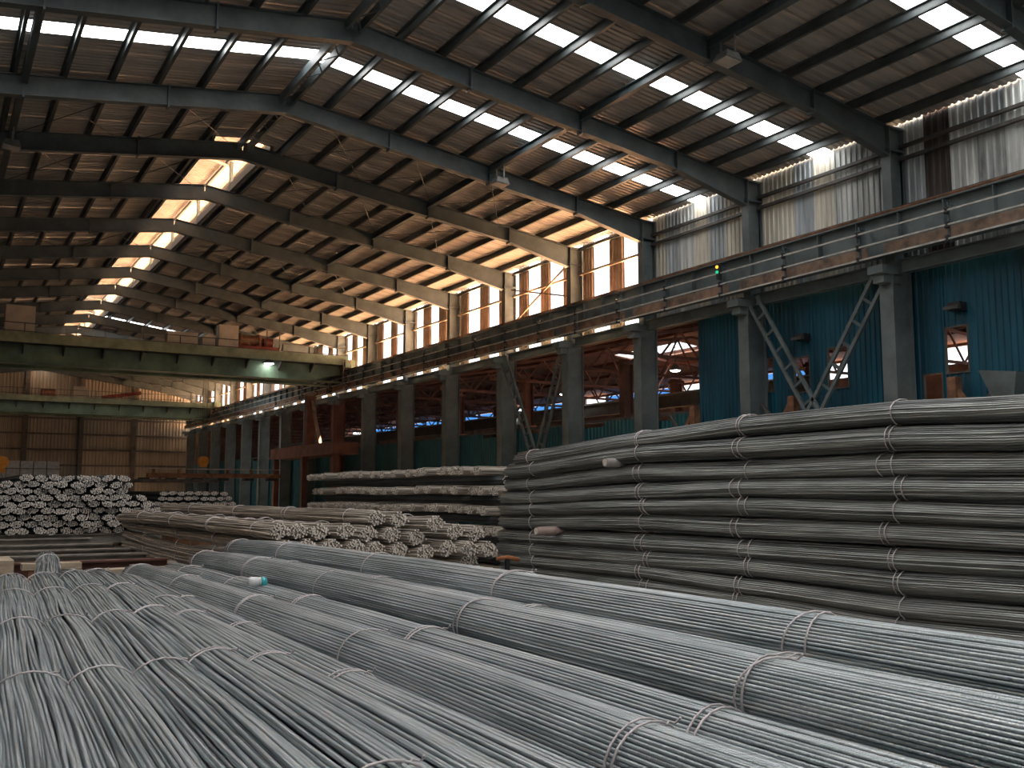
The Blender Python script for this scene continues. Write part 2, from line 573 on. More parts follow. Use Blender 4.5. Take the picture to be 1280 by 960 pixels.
# upper cladding, tier above and below the girts, sheet by sheet (near part of the wall)
seqs = {5: [4, 1, 4, 2, 4, 3, 1], 6: [2, 2, 4, 0, 1, 0, 0], 7: [2, 0, 1, 0, 4, 1, 0]}
for i in range(0, 8):
    y0, y1 = FRY[i], FRY[i + 1]
    sq = seqs.get(i, [1, 4, 0, 2, 1, 0, 4])
    n = len(sq)
    for k in range(n):
        a, b = y0 + (y1 - y0) * k / n, y0 + (y1 - y0) * (k + 1) / n
        for tier, (z0, z1) in enumerate(((6.9, 10.52), (10.48, 11.8))):
            c = sq[k] if tier == 0 or k % 3 else [0, 4, 1, 3, 2][sq[k]]
            corr(a, b, H + z0, H + z1, x=26.12 + .012 * tier).build('wall_sheet', PANEL[c], wr)
for i in range(0, len(FRY) - 1):
    y0, y1 = FRY[i], FRY[i + 1]
    for z in ((10.55, 10.95, 9.0) if i < 8 else (10.3, 8.95)):
        mb = MB(); mb.box(25.92, 26.06, y0 + .1, y1 - .1, H + z - .05, H + z + .05)
        mb.build('girt', 'grit' if i < 8 else 'strip', wr)
# bays with tall openings: hanging sheets with gaps between them
PAT = {8: [(0, .16), (.36, .58), (.82, 1.0)], 9: [(.04, .22), (.42, .58), (.78, .95)]}
for i in range(8, len(FRY) - 1):
    y0, y1 = FRY[i] + .2, FRY[i + 1] - .2
    pat = PAT.get(i, [(0, .06), (.22, .42), (.60, .80), (.96, 1)] if i % 2 else [(.05, .24), (.42, .60), (.82, 1.0)])
    for a, b in pat:
        corr(y0 + (y1 - y0) * a, y0 + (y1 - y0) * b, H + 7.2, H + 11.75, x=26.12).build('wall_strip', 'strip', wr)
    mb = MB(); mb.box(26.0, 26.15, y0, y1, H + 7.0, H + 7.2); mb.build('window_sill_beam', 'strip', wr)
    mb = MB(); mb.box(25.95, 26.1, y0 - .2, y1 + .2, H + 11.45, H + 11.6); mb.build('eave_beam', 'purlin', wr)
# crossed rods in front of one opening
for (a, b) in (((37.5, 9.3), (43.0, 10.6)), ((37.5, 11.0), (43.0, 8.7))):
    mb = MB(); mb.bar((25.75, a[0], H + a[1]), (25.75, b[0], H + b[1]), .07, .07); mb.build('cross_brace', 'rustplate', wr)
# blue sheet wall below the girder, with holes; pieces between the holes, sheet by sheet
XB = 26.25
holes = [(17.45, 18.15, 3.6, 4.95), (18.35, 18.95, 2.7, 3.6), (21.85, 22.65, 3.55, 4.9), (23.5, 24.15, 3.55, 4.75), (25.2, 25.5, 3.7, 4.9)]
def blue_sheet(a, b, z0, z1, m='blue'):
    if b - a < .02 or z1 - z0 < .02: return
    corr(a, b, H + z0, H + z1, rib=.2, x=XB).build('blue_wall_sheet', m, wr)
ys = [-16.8 + 1.0 * k for k in range(46)] + [29.2]
cuts = sorted(set([y for y in ys if y <= 29.2] + [v for h in holes for v in h[:2]]))
for a, b in zip(cuts, cuts[1:]):
    hs = [h for h in holes if h[0] <= a + 1e-6 and h[1] >= b - 1e-6]
    if hs:
        blue_sheet(a, b, -2, hs[0][2]); blue_sheet(a, b, hs[0][3], 7.3)
    else:
        blue_sheet(a, b, -2, 7.3)
for h in holes:
    mb = MB()
    t = .05
    mb.box(XB - .06, XB + .02, h[0] - t, h[0], H + h[2] - t, H + h[3] + t)
    mb.box(XB - .06, XB + .02, h[1], h[1] + t, H + h[2] - t, H + h[3] + t)
    mb.box(XB - .06, XB + .02, h[0], h[1], H + h[3], H + h[3] + t)
    mb.box(XB - .06, XB + .02, h[0], h[1], H + h[2] - t, H + h[2])
    mb.build('opening_frame', 'grit', wr)
# low teal wall further back
y = 29.2
while y < 113:
    b = y + (1.6 if y < 60 else 6)
    mb = corr(y, b, 0, H + 3.25 - (.25 if int(y) % 5 == 0 else 0), rib=.25, x=XB); mb.build('low_wall_sheet', 'teal', wr)
    y = b
mb = MB(); mb.box(XB - .02, XB + .1, 29.2, 113, H + 3.2, H + 3.32); mb.build('low_wall_cap', 'grit', wr)

# ------------------------------------------------------------------ end wall
we = thing('wall_end', (12, YE, 0), kind='structure')
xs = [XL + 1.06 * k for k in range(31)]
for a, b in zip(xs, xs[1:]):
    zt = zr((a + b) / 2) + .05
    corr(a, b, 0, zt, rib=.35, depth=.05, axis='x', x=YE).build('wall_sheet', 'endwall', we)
for z in (1.6, 3.3, 5.0, 6.7, 8.4, 10.1, 11.6):
    mb = MB(); mb.box(XL, 26, YE - .25, YE - .1, z - .09, z + .09); mb.build('girt', 'grit', we)
for x in (-1.5, 3.4, 8.6, 14.1, 19.6):
    mb = MB(); mb.ibeam((x, YE - .45, 0), (x, YE - .45, zr(x) - .4), .45, .45, .03, .03, (0, 1, 0)); mb.build('gable_column', 'grit', we)

wb_ = thing('wall_front', (10, FRY[0], 0), kind='structure')
for a, b in zip(xs, xs[1:]):
    z0 = 6.5 if 2.5 < (a + b) / 2 < 11.5 else 0
    corr(a, b, z0, zr((a + b) / 2) + .05, rib=.35, depth=.05, axis='x', x=FRY[0], sgn=1).build('wall_sheet', 'endwall', wb_)
# ------------------------------------------------------------------ left wall (outside the frame, closes the hall)
wl = thing('wall_left', (XL - .35, 30, 0), kind='structure')
for i in range(len(FRY) - 1):
    y0, y1 = FRY[i], FRY[i + 1]
    corr(y0, y1, 0, H + 11.8, rib=.3, x=XL - .4, sgn=1).build('wall_sheet', 'endwall', wl)
    for z in (3, 6, 9, 12):
        mb = MB(); mb.box(XL - .36, XL - .25, y0 + .2, y1 - .2, z - .06, z + .06); mb.build('girt', 'grit', wl)

# ------------------------------------------------------------------ adjoining hall seen through the openings
ar = thing('ceiling', (36, 40, H + 8), kind='structure')
AZ = lambda x: H + 7.3 + (.165 * (x - 26.3) if x <= 36 else .165 * 9.7 - .11 * (x - 36))
for y0, y1, sky in ((-16.8, 20, 0), (20, 43, 0), (43, 49.5, 1), (49.5, 80, 0), (80, 116, 0)):
    for xa, xb in ((26.14, 36), (36, 37.2), (37.2, 39.4), (39.4, 46)):
        if sky and xa == 37.2: continue
        za, zb = AZ(xa), AZ(xb)
        mb = MB(); mb.quadbox([(xa, y0, za), (xb, y0, zb), (xb, y1, zb), (xa, y1, za), (xa, y0, za + .04), (xb, y0, zb + .04), (xb, y1, zb + .04), (xa, y1, za + .04)])
        mb.build('roof_sheet', 'adjunder', ar)
        mb = MB(); mb.quadbox([(xa, y0, za + .05), (xb, y0, zb + .05), (xb, y1, zb + .05), (xa, y1, za + .05), (xa, y0, za + .09), (xb, y0, zb + .09), (xb, y1, zb + .09), (xa, y1, za + .09)])
        mb.build('outer_roof_sheet', 'adjroof', ar)
for x in (28.5, 31, 33.5, 38.5, 41, 43.5):
    mb = MB(); mb.box(x - .06, x + .06, -16, 116, AZ(x) - .2, AZ(x) - .02); mb.build('purlin', 'brown', ar)
wf = thing('wall_far', (46, 40, 0), kind='structure')
mb = MB(); mb.box(46, 46.15, -16.8, 116, 0, H + 6.75); mb.build('wall_sheet', 'adjunder', wf)
mb = MB(); mb.box(46, 46.15, -16.8, 116, H + 7.65, H + 7.95); mb.build('wall_head', 'adjunder', wf)
y = -16
while y < 110:
    mb = MB(); mb.box(45.9, 46.1, y - .08, y + .08, H + 6.75, H + 7.65); mb.build('mullion', 'grit', wf)
    if y > 33 and int(y / 3) % 4:
        mb = MB(); mb.box(46.02, 46.05, y + .1, y + 2.9, H + 6.78, H + 7.62); mb.build('blue_pane', 'bluefilm', wf)
    y += 3
mb = MB(); mb.box(26.3, 46, YE, YE + .15, 0, H + 9); tag(mb.build('wall_back', 'adjunder'), kind='structure')
k = 0
for i in range(7, len(FRY) - 1, 1):
    y = (FRY[i] + FRY[i + 1]) / 2 + .4
    t = thing('roof_truss', (36, y, H + 6.4), 'brown steel roof truss in the adjoining hall, %s one beyond the blue wall' % ORD[k], 'truss', 'trusses of the adjoining hall')
    k += 1
    zb = H + 6.35
    for xa, xb in ((26.6, 36), (36, 45.8)):
        mb = MB(); mb.bar((xa, y, AZ(xa) - .28), (xb, y, AZ(xb) - .28), .12, .14); mb.build('top_chord', 'brown', t)
    mb = MB(); mb.bar((26.6, y, zb), (45.8, y, zb), .12, .14); mb.build('bottom_chord', 'brown', t)
    nx = 8
    for j in range(nx):
        xa = 26.6 + 19.2 * j / nx; xb = 26.6 + 19.2 * (j + 1) / nx; xm = (xa + xb) / 2
        mb = MB(); mb.bar((xa, y, zb), (xm, y, AZ(xm) - .3), .08, .08); mb.build('web_member', 'brown', t)
        mb = MB(); mb.bar((xm, y, AZ(xm) - .3), (xb, y, zb), .08, .08); mb.build('web_member', 'brown', t)
k = 0
for i, (x, y) in enumerate([(28.6, 37.0), (28.6, 46), (29, 55), (29, 64), (36, 42), (36, 52), (36, 62), (37, 33)]):
    lab = ['red-brown column right behind the pale columns, nearest the blue wall', 'red-brown column seen left of the crossed braces', 'red-brown column, third beyond the low teal wall', 'red-brown column, farthest beyond the low teal wall',
           'brown column deep in the adjoining hall, behind the crossed braces', 'brown column deep in the adjoining hall, second from the blue wall', 'brown column deep in the adjoining hall, farthest one', 'brown column deep in the adjoining hall, beside the blue wall edge'][i]
    t = thing('brown_column', (x, y, 0), lab, 'column', 'columns of the adjoining hall')
    mb = MB(); mb.ibeam((x, y, 0), (x, y, H + 6.4), .55, .4, .03, .03, (1, 0, 0)); mb.build('shaft', 'brown', t)
    mb = MB(); mb.box(x - .35, x + .35, y - .3, y + .3, H + 6.15, H + 6.3); mb.build('cap_plate', 'brown', t)
    mb = MB(); mb.box(x - .4, x + .4, y - .35, y + .35, H + 3.6, H + 3.75); mb.build('bracket', 'brown', t)
# second crane beam lines / pipes inside the adjoining hall
for z, x, lab in ((4.9, 34.0, 'dark longitudinal crane beam inside the adjoining hall'), (3.9, 40, 'lower dark pipe rack beam inside the adjoining hall')):
    t = thing('dark_beam', (x, 60, H + z), lab, 'beam')
    mb = MB(); mb.ibeam((x, 30, H + z), (x, 110, H + z), .7, .35); mb.build('beam_web', 'grit', t)
    mb = MB(); mb.box(x - .05, x + .05, 30, 110, H + z + .35, H + z + .45); mb.build('rail', 'rail', t)
    for y in range(32, 110, 6):
        mb = MB(); mb.box(x - .15, x + .15, y - .15, y + .15, 0, H + z - .35); mb.build('post', 'grit', t)
LAMPS = [(31.0, 36.2, 5.95, 'lit cone-shaped pendant lamp in the adjoining hall, beside the blue wall edge'), (35.5, 44.0, 5.2, 'small lit pendant lamp under the trusses, right of the red-brown column'),
         (33.0, 48.9, 6.0, 'small lit pendant lamp above the crossed braces'), (34.0, 56.5, 5.0, 'small lit pendant lamp farther left in the adjoining hall'), (36, 68, 4.4, 'farthest small lit pendant lamp in the adjoining hall')]
for x, y, z, lab in LAMPS:
    t = thing('pendant_lamp', (x, y, H + z), lab, 'lamp')
    mb = MB(); mb.lathe((x, y, H + z), [(.30, 0), (.28, .05), (.12, .25), (.06, .32)], 14); mb.build('shade', 'lamp', t, True)
    mb = MB(); mb.lathe((x, y, H + z - .02), [(.10, -.04), (.22, -.02), (.24, .015)], 14); mb.build('bulb', 'glow', t, True)
    mb = MB(); mb.tube([(x, y, H + z + .3), (x, y, AZ(x) + .02)], .015, 5); mb.build('cord', 'black', t)

# ------------------------------------------------------------------ laced V braces between lower columns
def brace(name, segs, lab):
    t = thing('column_brace', segs[0][0], lab, 'brace')
    for (p, q) in segs:
        p, q = Vector(p), Vector(q)
        d = (q - p).normalized()
        n = Vector((0, -d.z, d.y)) * .24
        for s in (-1, 1):
            mb = MB(); mb.bar(p + n * s, q + n * s, .12, .1, (1, 0, 0)); mb.build('chord', 'column', t)
        L = (q - p).length
        k = int(L / .75)
        for j in range(1, k):
            c = p + d * (L * j / k)
            mb = MB(); mb.bar(c - n, c + n, .1, .07, (1, 0, 0)); mb.build('rung', 'frame', t)
    return t
brace('b', [((25.3, 25.2, H + 6.95), (25.3, 22.4, H + 2.4)), ((25.3, 19.75, H + 6.7), (25.3, 22.9, H + 2.2))], 'ladder-like V brace in front of the blue wall, rising from the near stack')
brace('b', [((25.3, 43.0, H + 6.9), (25.3, 40.0, H + 1.6)), ((25.3, 37.5, H + 6.7), (25.3, 39.8, H + 1.6))], 'ladder-like V brace between darker columns beside the adjoining hall opening')
# rusty props and boxes leaning at the blue wall
for (x, y, z, w, lab, a) in [(25.7, 23.8, 2.3, 1.7, 'rusty trestle with leaning arm below the left wall opening', 1), (25.7, 17.6, 2.3, 1.75, 'rusty trestle with leaning arm below the right wall opening', -1), (25.7, 28.9, 2.2, 1.9, 'rusty post with leaning arms at the edge of the blue wall', 1)]:
    t = thing('rusty_trestle', (x, y, 0), lab, 'trestle')
    mb = MB(); mb.box(x - .15, x + .15, y - .14, y + .14, 0, H + z + w * .62); mb.build('post', 'rust', t)
    mb = MB(); mb.bar((x, y + .1, H + z + w * .5), (x, y + a * 1.0, H + z - .4), .16, .14, (1, 0, 0)); mb.build('arm', 'rust', t)
    mb = MB(); mb.bar((x, y + a * .5, H + z - .2), (x, y + a * 1.5, H + z + .9), .1, .1, (1, 0, 0)); mb.build('stay', 'grit', t)
t = thing('hopper', (25.4, 15.6, 0), 'grey sheet metal hopper in front of the blue wall at the right edge', 'hopper')
mb = MB(); mb.quadbox([(25.0, 15.4, H + 2.4), (25.9, 15.4, H + 2.4), (25.9, 15.9, H + 2.4), (25.0, 15.9, H + 2.4), (24.9, 15.2, H + 3.25), (26.0, 15.2, H + 3.25), (26.0, 16.3, H + 3.4), (24.9, 16.3, H + 3.4)]); mb.build('bin', 'column', t)
for (a, b) in ((25.05, 15.45), (25.85, 15.45), (25.05, 15.85), (25.85, 15.85)):
    mb = MB(); mb.box(a - .05, a + .05, b - .05, b + .05, 0, H + 2.4); mb.build('leg', 'rust', t)
for (y, z, lab) in ((23.6, 5.3, 'small dark wall lamp on the blue wall left of the brace'), (17.6, 5.4, 'small dark wall lamp on the blue wall above the right opening')):
    t = thing('wall_lamp', (26, y, H + z), lab, 'lamp')
    mb = MB(); mb.box(25.85, 26.2, y - .2, y + .2, H + z, H + z + .25); mb.build('housing', 'black', t)
    mb = MB(); mb.box(25.7, 25.85, y - .24, y + .24, H + z + .02, H + z + .12); mb.build('hood', 'grit', t)

# ------------------------------------------------------------------ bridge cranes
def crane(yc, z0, z1, lab, big):
    t = thing('bridge_crane', (XR, yc, H + z0), lab, 'crane')
    xa, xb = XL + .6, 24.9
    for k, y in enumerate((yc, yc + 2.6)):
        mb = MB()
        w = .35
        hz = .35
        # fish-belly ends: box girder with tapering ends
        for (x0, x1, a0, a1) in ((xa, xa + 2.2, z0 + .55, z0), (xa + 2.2, xb - 2.2, z0, z0), (xb - 2.2, xb, z0, z0 + .55)):
            mb.quadbox([(x0, y - w, H + a0), (x1, y - w, H + a1), (x1, y + w, H + a1), (x0, y + w, H + a0), (x0, y - w, H + z1 - .35), (x1, y - w, H + z1 - .35), (x1, y + w, H + z1 - .35), (x0, y + w, H + z1 - .35)])
        g = mb.build('box_girder', 'green', t)
        mb = MB(); mb.box(xa, xb, y - .5, y + .5, H + z0 - .06, H + z0 - .005); mb.build('bottom_flange', 'green', g)
        mb = MB(); mb.box(xa, xb, y - .03, y + .03, H + z1 - .34, H + z1 - .24); mb.build('trolley_rail', 'rail', g)
    # walkway on the near side
    mb = MB(); mb.box(xa, xb, yc - 1.25, yc - .36, H + z1 - .42, H + z1 - .36); mb.build('walkway', 'grit', t)
    mb = MB(); mb.box(xa, xb, yc - 1.27, yc - 1.25, H + z1 - .42, H + z1 - .05 + (.25 if big else .15)); mb.build('kick_plate', 'greenl', t)
    x = xa + .8
    while x < xb:
        mb = MB(); mb.quadbox([(x - .04, yc - 1.2, H + z1 - .5), (x + .04, yc - 1.2, H + z1 - .5), (x + .04, yc - .36, H + z1 - 1.0), (x - .04, yc - .36, H + z1 - 1.0),
                               (x - .04, yc - 1.2, H + z1 - .42), (x + .04, yc - 1.2, H + z1 - .42), (x + .04, yc - .36, H + z1 - .42), (x - .04, yc - .36, H + z1 - .42)])
        mb.build('walkway_bracket', 'grit', t)
        mb = MB(); mb.box(x - .03, x + .03, yc - 1.26, yc - 1.2, H + z1 - .42, H + z1 + .75); mb.build('rail_post', 'grit', t)
        x += 2.25
    for dz in (.25, .75):
        mb = MB(); mb.box(xa, xb, yc - 1.26, yc - 1.21, H + z1 + dz - .025, H + z1 + dz + .025); mb.build('hand_rail', 'grit', t)
    for x in (xa, xb):
        mb = MB(); mb.box(x - .35, x + .35, yc - 1.6, yc + 4.2, H + 8.72, H + 9.25); e = mb.build('end_carriage', 'green', t)
        for yy in (yc - 1.1, yc + 3.7):
            mb = MB(); mb.lathe((x, yy, H + 8.98), [(.26, -.2), (.28, -.19), (.28, .19), (.26, .2)], 16, 'x'); mb.build('wheel', 'rust', e)
    return t
def rail_ladder(t, x, y, z0, z1, m='rustplate'):
    l = MB(); l.box(x - .3, x - .25, y - .03, y + .03, z0, z1); ob = l.build('ladder_rail', m, t)
    l = MB(); l.box(x + .25, x + .3, y - .03, y + .03, z0, z1); l.build('ladder_rail', m, t)
    n = int((z1 - z0) / .38)
    for k in range(n):
        z = z0 + (k + .5) * (z1 - z0) / n
        l = MB(); l.box(x - .25, x + .25, y - .025, y + .025, z - .03, z + .03); l.build('ladder_rung', m, t)
Y1 = 65.2
c1 = crane(Y1, 7.85, 9.35, 'green bridge crane nearer the camera, with beige cabinets and red hoist', True)
rail_ladder(c1, 24.6, Y1 - 1.8, H + 7.2, H + 9.3)
for (x0, x1, z0, z1) in ((3.4, 5.0, 9.0, 11.2), (12.7, 14.6, 9.1, 10.4), (14.9, 15.8, 9.1, 10.2), (15.95, 17.25, 9.0, 11.1)):
    mb = MB(); mb.box(x0, x1, Y1 - .9, Y1 - .2, H + z0, H + z1); cb = mb.build('control_cabinet', 'cabinet', c1)
    mb = MB(); mb.box(x0 + .1, x0 + .2, Y1 - .93, Y1 - .9, H + z0 + .3, H + z0 + .5); mb.build('cabinet_latch', 'black', cb)
# hoist trolley
mb = MB(); mb.box(17.3, 20.4, Y1 + .2, Y1 + 2.4, H + 9.15, H + 10.0); tr = mb.build('hoist_trolley', 'red', c1)
mb = MB(); mb.lathe((17.7, Y1 + .8, H + 10.45), [(.42, 0), (.5, .02), (.5, .1), (.38, .12), (.38, 1.3), (.5, 1.32), (.5, 1.4), (.42, 1.42)], 16, 'x'); mb.build('rope_drum', 'rust', tr)
mb = MB(); mb.lathe((19.3, Y1 + .7, H + 10.35), [(.2, 0), (.34, .05), (.34, .7), (.2, .78)], 14, 'x'); mb.build('motor', 'red', tr)
mb = MB(); mb.box(18.9, 19.2, Y1 + .5, Y1 + 1.1, H + 10.0, H + 10.75); mb.build('gearbox', 'red', tr)
for x in (19.5, 20.4):
    mb = MB(); mb.box(x - .03, x + .03, Y1 + .2, Y1 + .26, H + 10.0, H + 11.2); mb.build('trolley_rail_post', 'grit', tr)
mb = MB(); mb.box(19.5, 20.4, Y1 + .2, Y1 + .25, H + 11.15, H + 11.2); mb.build('trolley_hand_rail', 'grit', tr)
lm = MB(); lm.lathe((19.4, Y1 - .75, H + 8.75), [(.34, 0), (.3, .08), (.12, .25)], 14); lo = lm.build('crane_lamp', 'lamp', c1)
lm = MB(); lm.lathe((19.4, Y1 - .75, H + 8.73), [(.2, -.05), (.32, 0)], 14); lm.build('lamp_bulb', 'glow', lo)
Y2 = 101.6
c2 = crane(Y2, 7.6, 9.0, 'green bridge crane farther away, with red hoist, near the end wall', False)
rail_ladder(c2, 24.5, Y2 - 1.8, H + 6.9, H + 8.9)
mb = MB(); mb.box(10.2, 16.2, Y2 + .2, Y2 + 2.4, H + 8.85, H + 9.25); tr = mb.build('hoist_trolley', 'red', c2)
mb = MB(); mb.bar((14.2, Y2 + .3, H + 9.3), (17.8, Y2 + .3, H + 9.95), .3, .35); mb.build('jib_arm', 'red', tr)
mb = MB(); mb.box(11.6, 12.9, Y2 + .3, Y2 + 1.2, H + 9.25, H + 10.3); mb.build('control_cabinet', 'cabinet', tr)
mb = MB(); mb.lathe((8.8, Y2 + 1.0, H + 9.5), [(.42, 0), (.5, .1), (.5, 1.2), (.42, 1.3)], 14, 'x'); mb.build('rope_drum', 'rust', tr)

# hook blocks and lifting beam
def hook(x, y, z, ztop, r, lab, k=1.0):
    t = thing('hook_block', (x, y, H + z - r), lab, 'hook block')
    for s in (-1, 1):
        mb = MB(); mb.lathe((x, y + s * .12, H + z), [(r * .75, -.04), (r, -.03), (r, .03), (r * .75, .04)], 20, 'y'); mb.build('sheave_plate', 'yellow', t)
    mb = MB(); mb.box(x - .22, x + .22, y - .2, y + .2, H + z - r - .45 * k, H + z - r + .08); hb = mb.build('hook_body', 'yellow', t)
    mb = MB(); mb.tube([(x, y, H + z - r - .4 * k), (x + .02, y, H + z - r - .7 * k), (x + .22 * k, y, H + z - r - .95 * k), (x + .1 * k, y, H + z - r - 1.2 * k), (x - .16 * k, y, H + z - r - 1.15 * k), (x - .24 * k, y, H + z - r - .95 * k)], .07 * k, 8); mb.build('hook', 'rail', hb, True)
    for dx in (-.3, -.1, .1, .3):
        mb = MB(); mb.tube([(x + dx * r * 1.4, y, H + z), (x + dx * r * 1.4, y, H + ztop)], .018, 5); mb.build('wire_rope', 'grit', t)
    return t
hook(15.75, 66.5, 2.12, 9.0, .34, 'round yellow hook block above the long dark lifting beam', .10)
hook(5.9, 102.9, 2.9, 8.9, .55, 'yellow hook block at the left edge in front of the mesh rack')
t = thing('lifting_beam', (16.3, 66.5, H + .9), 'long dark lifting beam hanging from the yellow hook block', 'lifting beam')
mb = MB(); mb.box(12.2, 21.0, 66.2, 66.8, H + 1.02, H + 1.3); mb.build('beam_body', 'rust', t)
mb = MB(); mb.box(11.9, 21.0, 66.3, 66.7, H + 1.56, H + 1.62); mb.build('top_bar', 'rail', t)
for x in (12.6, 14.2, 17.4, 19.0, 20.6):
    mb = MB(); mb.box(x - .08, x + .08, 66.4, 66.6, H + 1.3, H + 1.56); mb.build('spacer', 'rust', t)
mb = MB(); mb.box(11.2, 16.6, 66.1, 66.9, H + .68, H + .9); mb.build('lower_beam', 'grit', t)
for x in (12, 13.7, 15.4, 17.1, 18.8, 20.4):
    mb = MB(); mb.box(x - .3, x + .3, 66.15, 66.85, H + .82, H + 1.0); mb.build('magnet', 'black', t)
for x in (13.0, 16.0):
    mb = MB(); mb.box(x - .05, x + .05, 66.4, 66.6, H + .86, H + 1.05); mb.build('hanger', 'grit', t)

# ------------------------------------------------------------------ rebar bundles
def hexpack(a, b, d):
    pts = []
    ny = int(b / (d * .866)) + 1
    for j in range(-ny, ny + 1):
        z = j * d * .866
        nx = int(a / d) + 1
        for i in range(-nx, nx + 1):
            x = (i + (.5 if j % 2 else 0)) * d
            if (x / (a - d * .4)) ** 2 + (z / (b - d * .4)) ** 2 <= 1:
                pts.append((x, z))
    return pts

def ringpack(a, b, d, rings, rnd, lo=-.035):
    pts = []
    for k in range(rings):
        ra, rb = a - d * (.5 + .88 * k), b - d * (.5 + .88 * k)
        per = math.pi * (3 * (ra + rb) - math.sqrt((3 * ra + rb) * (ra + 3 * rb)))
        n = int(per / (d * 1.02))
        off = rnd.random()
        for j in range(n):
            t = 2 * math.pi * (j + off) / n
            jr = 1 + rnd.uniform(lo, .02)
            pts.append((ra * math.cos(t) * jr, rb * math.sin(t) * jr))
    return pts

def lerp_tab(tab, y):
    if y <= tab[0][0]: return tab[0][1]
    for (a, u), (b, v) in zip(tab, tab[1:]):
        if y <= b:
            t = (y - a) / (b - a)
            t = t * t * (3 - 2 * t) * .5 + t * .5
            return u + (v - u) * t
    return tab[-1][1]

def loop_wire(center, a, b, r, tilt=0, n=20, swap=False):
    """closed tie wire around a bundle running along y (or along x when swap)"""
    pts = []
    for k in range(n):
        t = 2 * math.pi * k / n
        x, z = a * math.cos(t), b * math.sin(t)
        yy = tilt * math.cos(t)
        pts.append((center[0] + (yy if swap else x), center[1] + (x if swap else yy), center[2] + z))
    return MB().tube(pts, r, 5, False, True)

# ---- foreground bundles: every visible rod is a part of its own
RD = .0175
def fg_bundle(lab, xt, zt, y0, y1, wires, a=.135, b=.115, seed=0, wander=.010, single=False, d=RD):
    rnd = random.Random(seed)
    X = lambda y: lerp_tab(xt, y)
    Z = lambda y: lerp_tab(zt, y)
    base = (X(4), 4.0, H + Z(4) - b)
    t = thing('rebar_bundle', base, lab, 'rebar bundle', 'foreground rebar bundles')
    pts = ringpack(a, b, d, 3, rnd)
    rest = MB()
    seg = 30
    wy = sorted(wires)
    def pinch(y):
        m = min([abs(y - w) for w in wy] or [9])
        return min(1, m / .8)
    for (ox, oz) in pts:
        e = rnd.uniform(-.05, .05)
        ph = [rnd.uniform(0, 6.28) for _ in range(4)]
        w1, w2 = rnd.uniform(2.6, 4.6), rnd.uniform(5, 10)
        k1, k2 = rnd.uniform(.2, 1) * wander, rnd.uniform(.2, 1.6) * wander
        path = []
        for s in range(seg + 1):
            y = y0 + (y1 + e - y0) * s / seg
            pn = pinch(y)
            sc = 1 + .03 * pn
            dx = pn * (k1 * math.sin(6.28 * y / w1 + ph[0])) + k2 * math.sin(6.28 * y / w2 + ph[1])
            dz = pn * .3 * (k1 * math.sin(6.28 * y / w1 + ph[2])) + .15 * k2 * math.sin(6.28 * y / w2 + ph[3])
            path.append((X(y) + ox * sc + dx, y, H + Z(y) + oz * sc + dz))
        if oz > -.045:
            MB().tube(path, d * .48, 6).build('rod', 'rod', t, True)
        else:
            rest.tube(path, d * .48, 5)
    o = rest.build('under_rods', 'rod', t, True)
    o['kind'] = 'stuff'
    for w in wires:
        for k in range(1 if single else (2 if rnd.random() < .6 else 1)):
            y = w + k * .045
            MB_ = loop_wire((X(y), y, H + Z(y)), a + .008, b + .008, .0042, rnd.uniform(-.05, .05))
            wo = MB_.build('tie_wire', 'wire', t, True)
            if k == 0 and rnd.random() < .6:
                # twisted tail near the top of the loop
                cx, cz = X(y) + a * .55, H + Z(y) + b * .86
                tl = MB().tube([(cx - .02, y, cz + .008), (cx, y + .012, cz + .014), (cx + .016, y + .002, cz + .010), (cx + .022, y - .012, cz + .022), (cx + .016, y - .022, cz + .03)], .0042, 5)
                tl.build('wire_tail', 'wire', wo, True)
    return t
W5 = [9.85, 8.0, 6.1, 4.25, 2.3, .4]
def tab(*v): return list(zip((2, 4, 6, 8, 10), v))
Zc = -.70 - .115
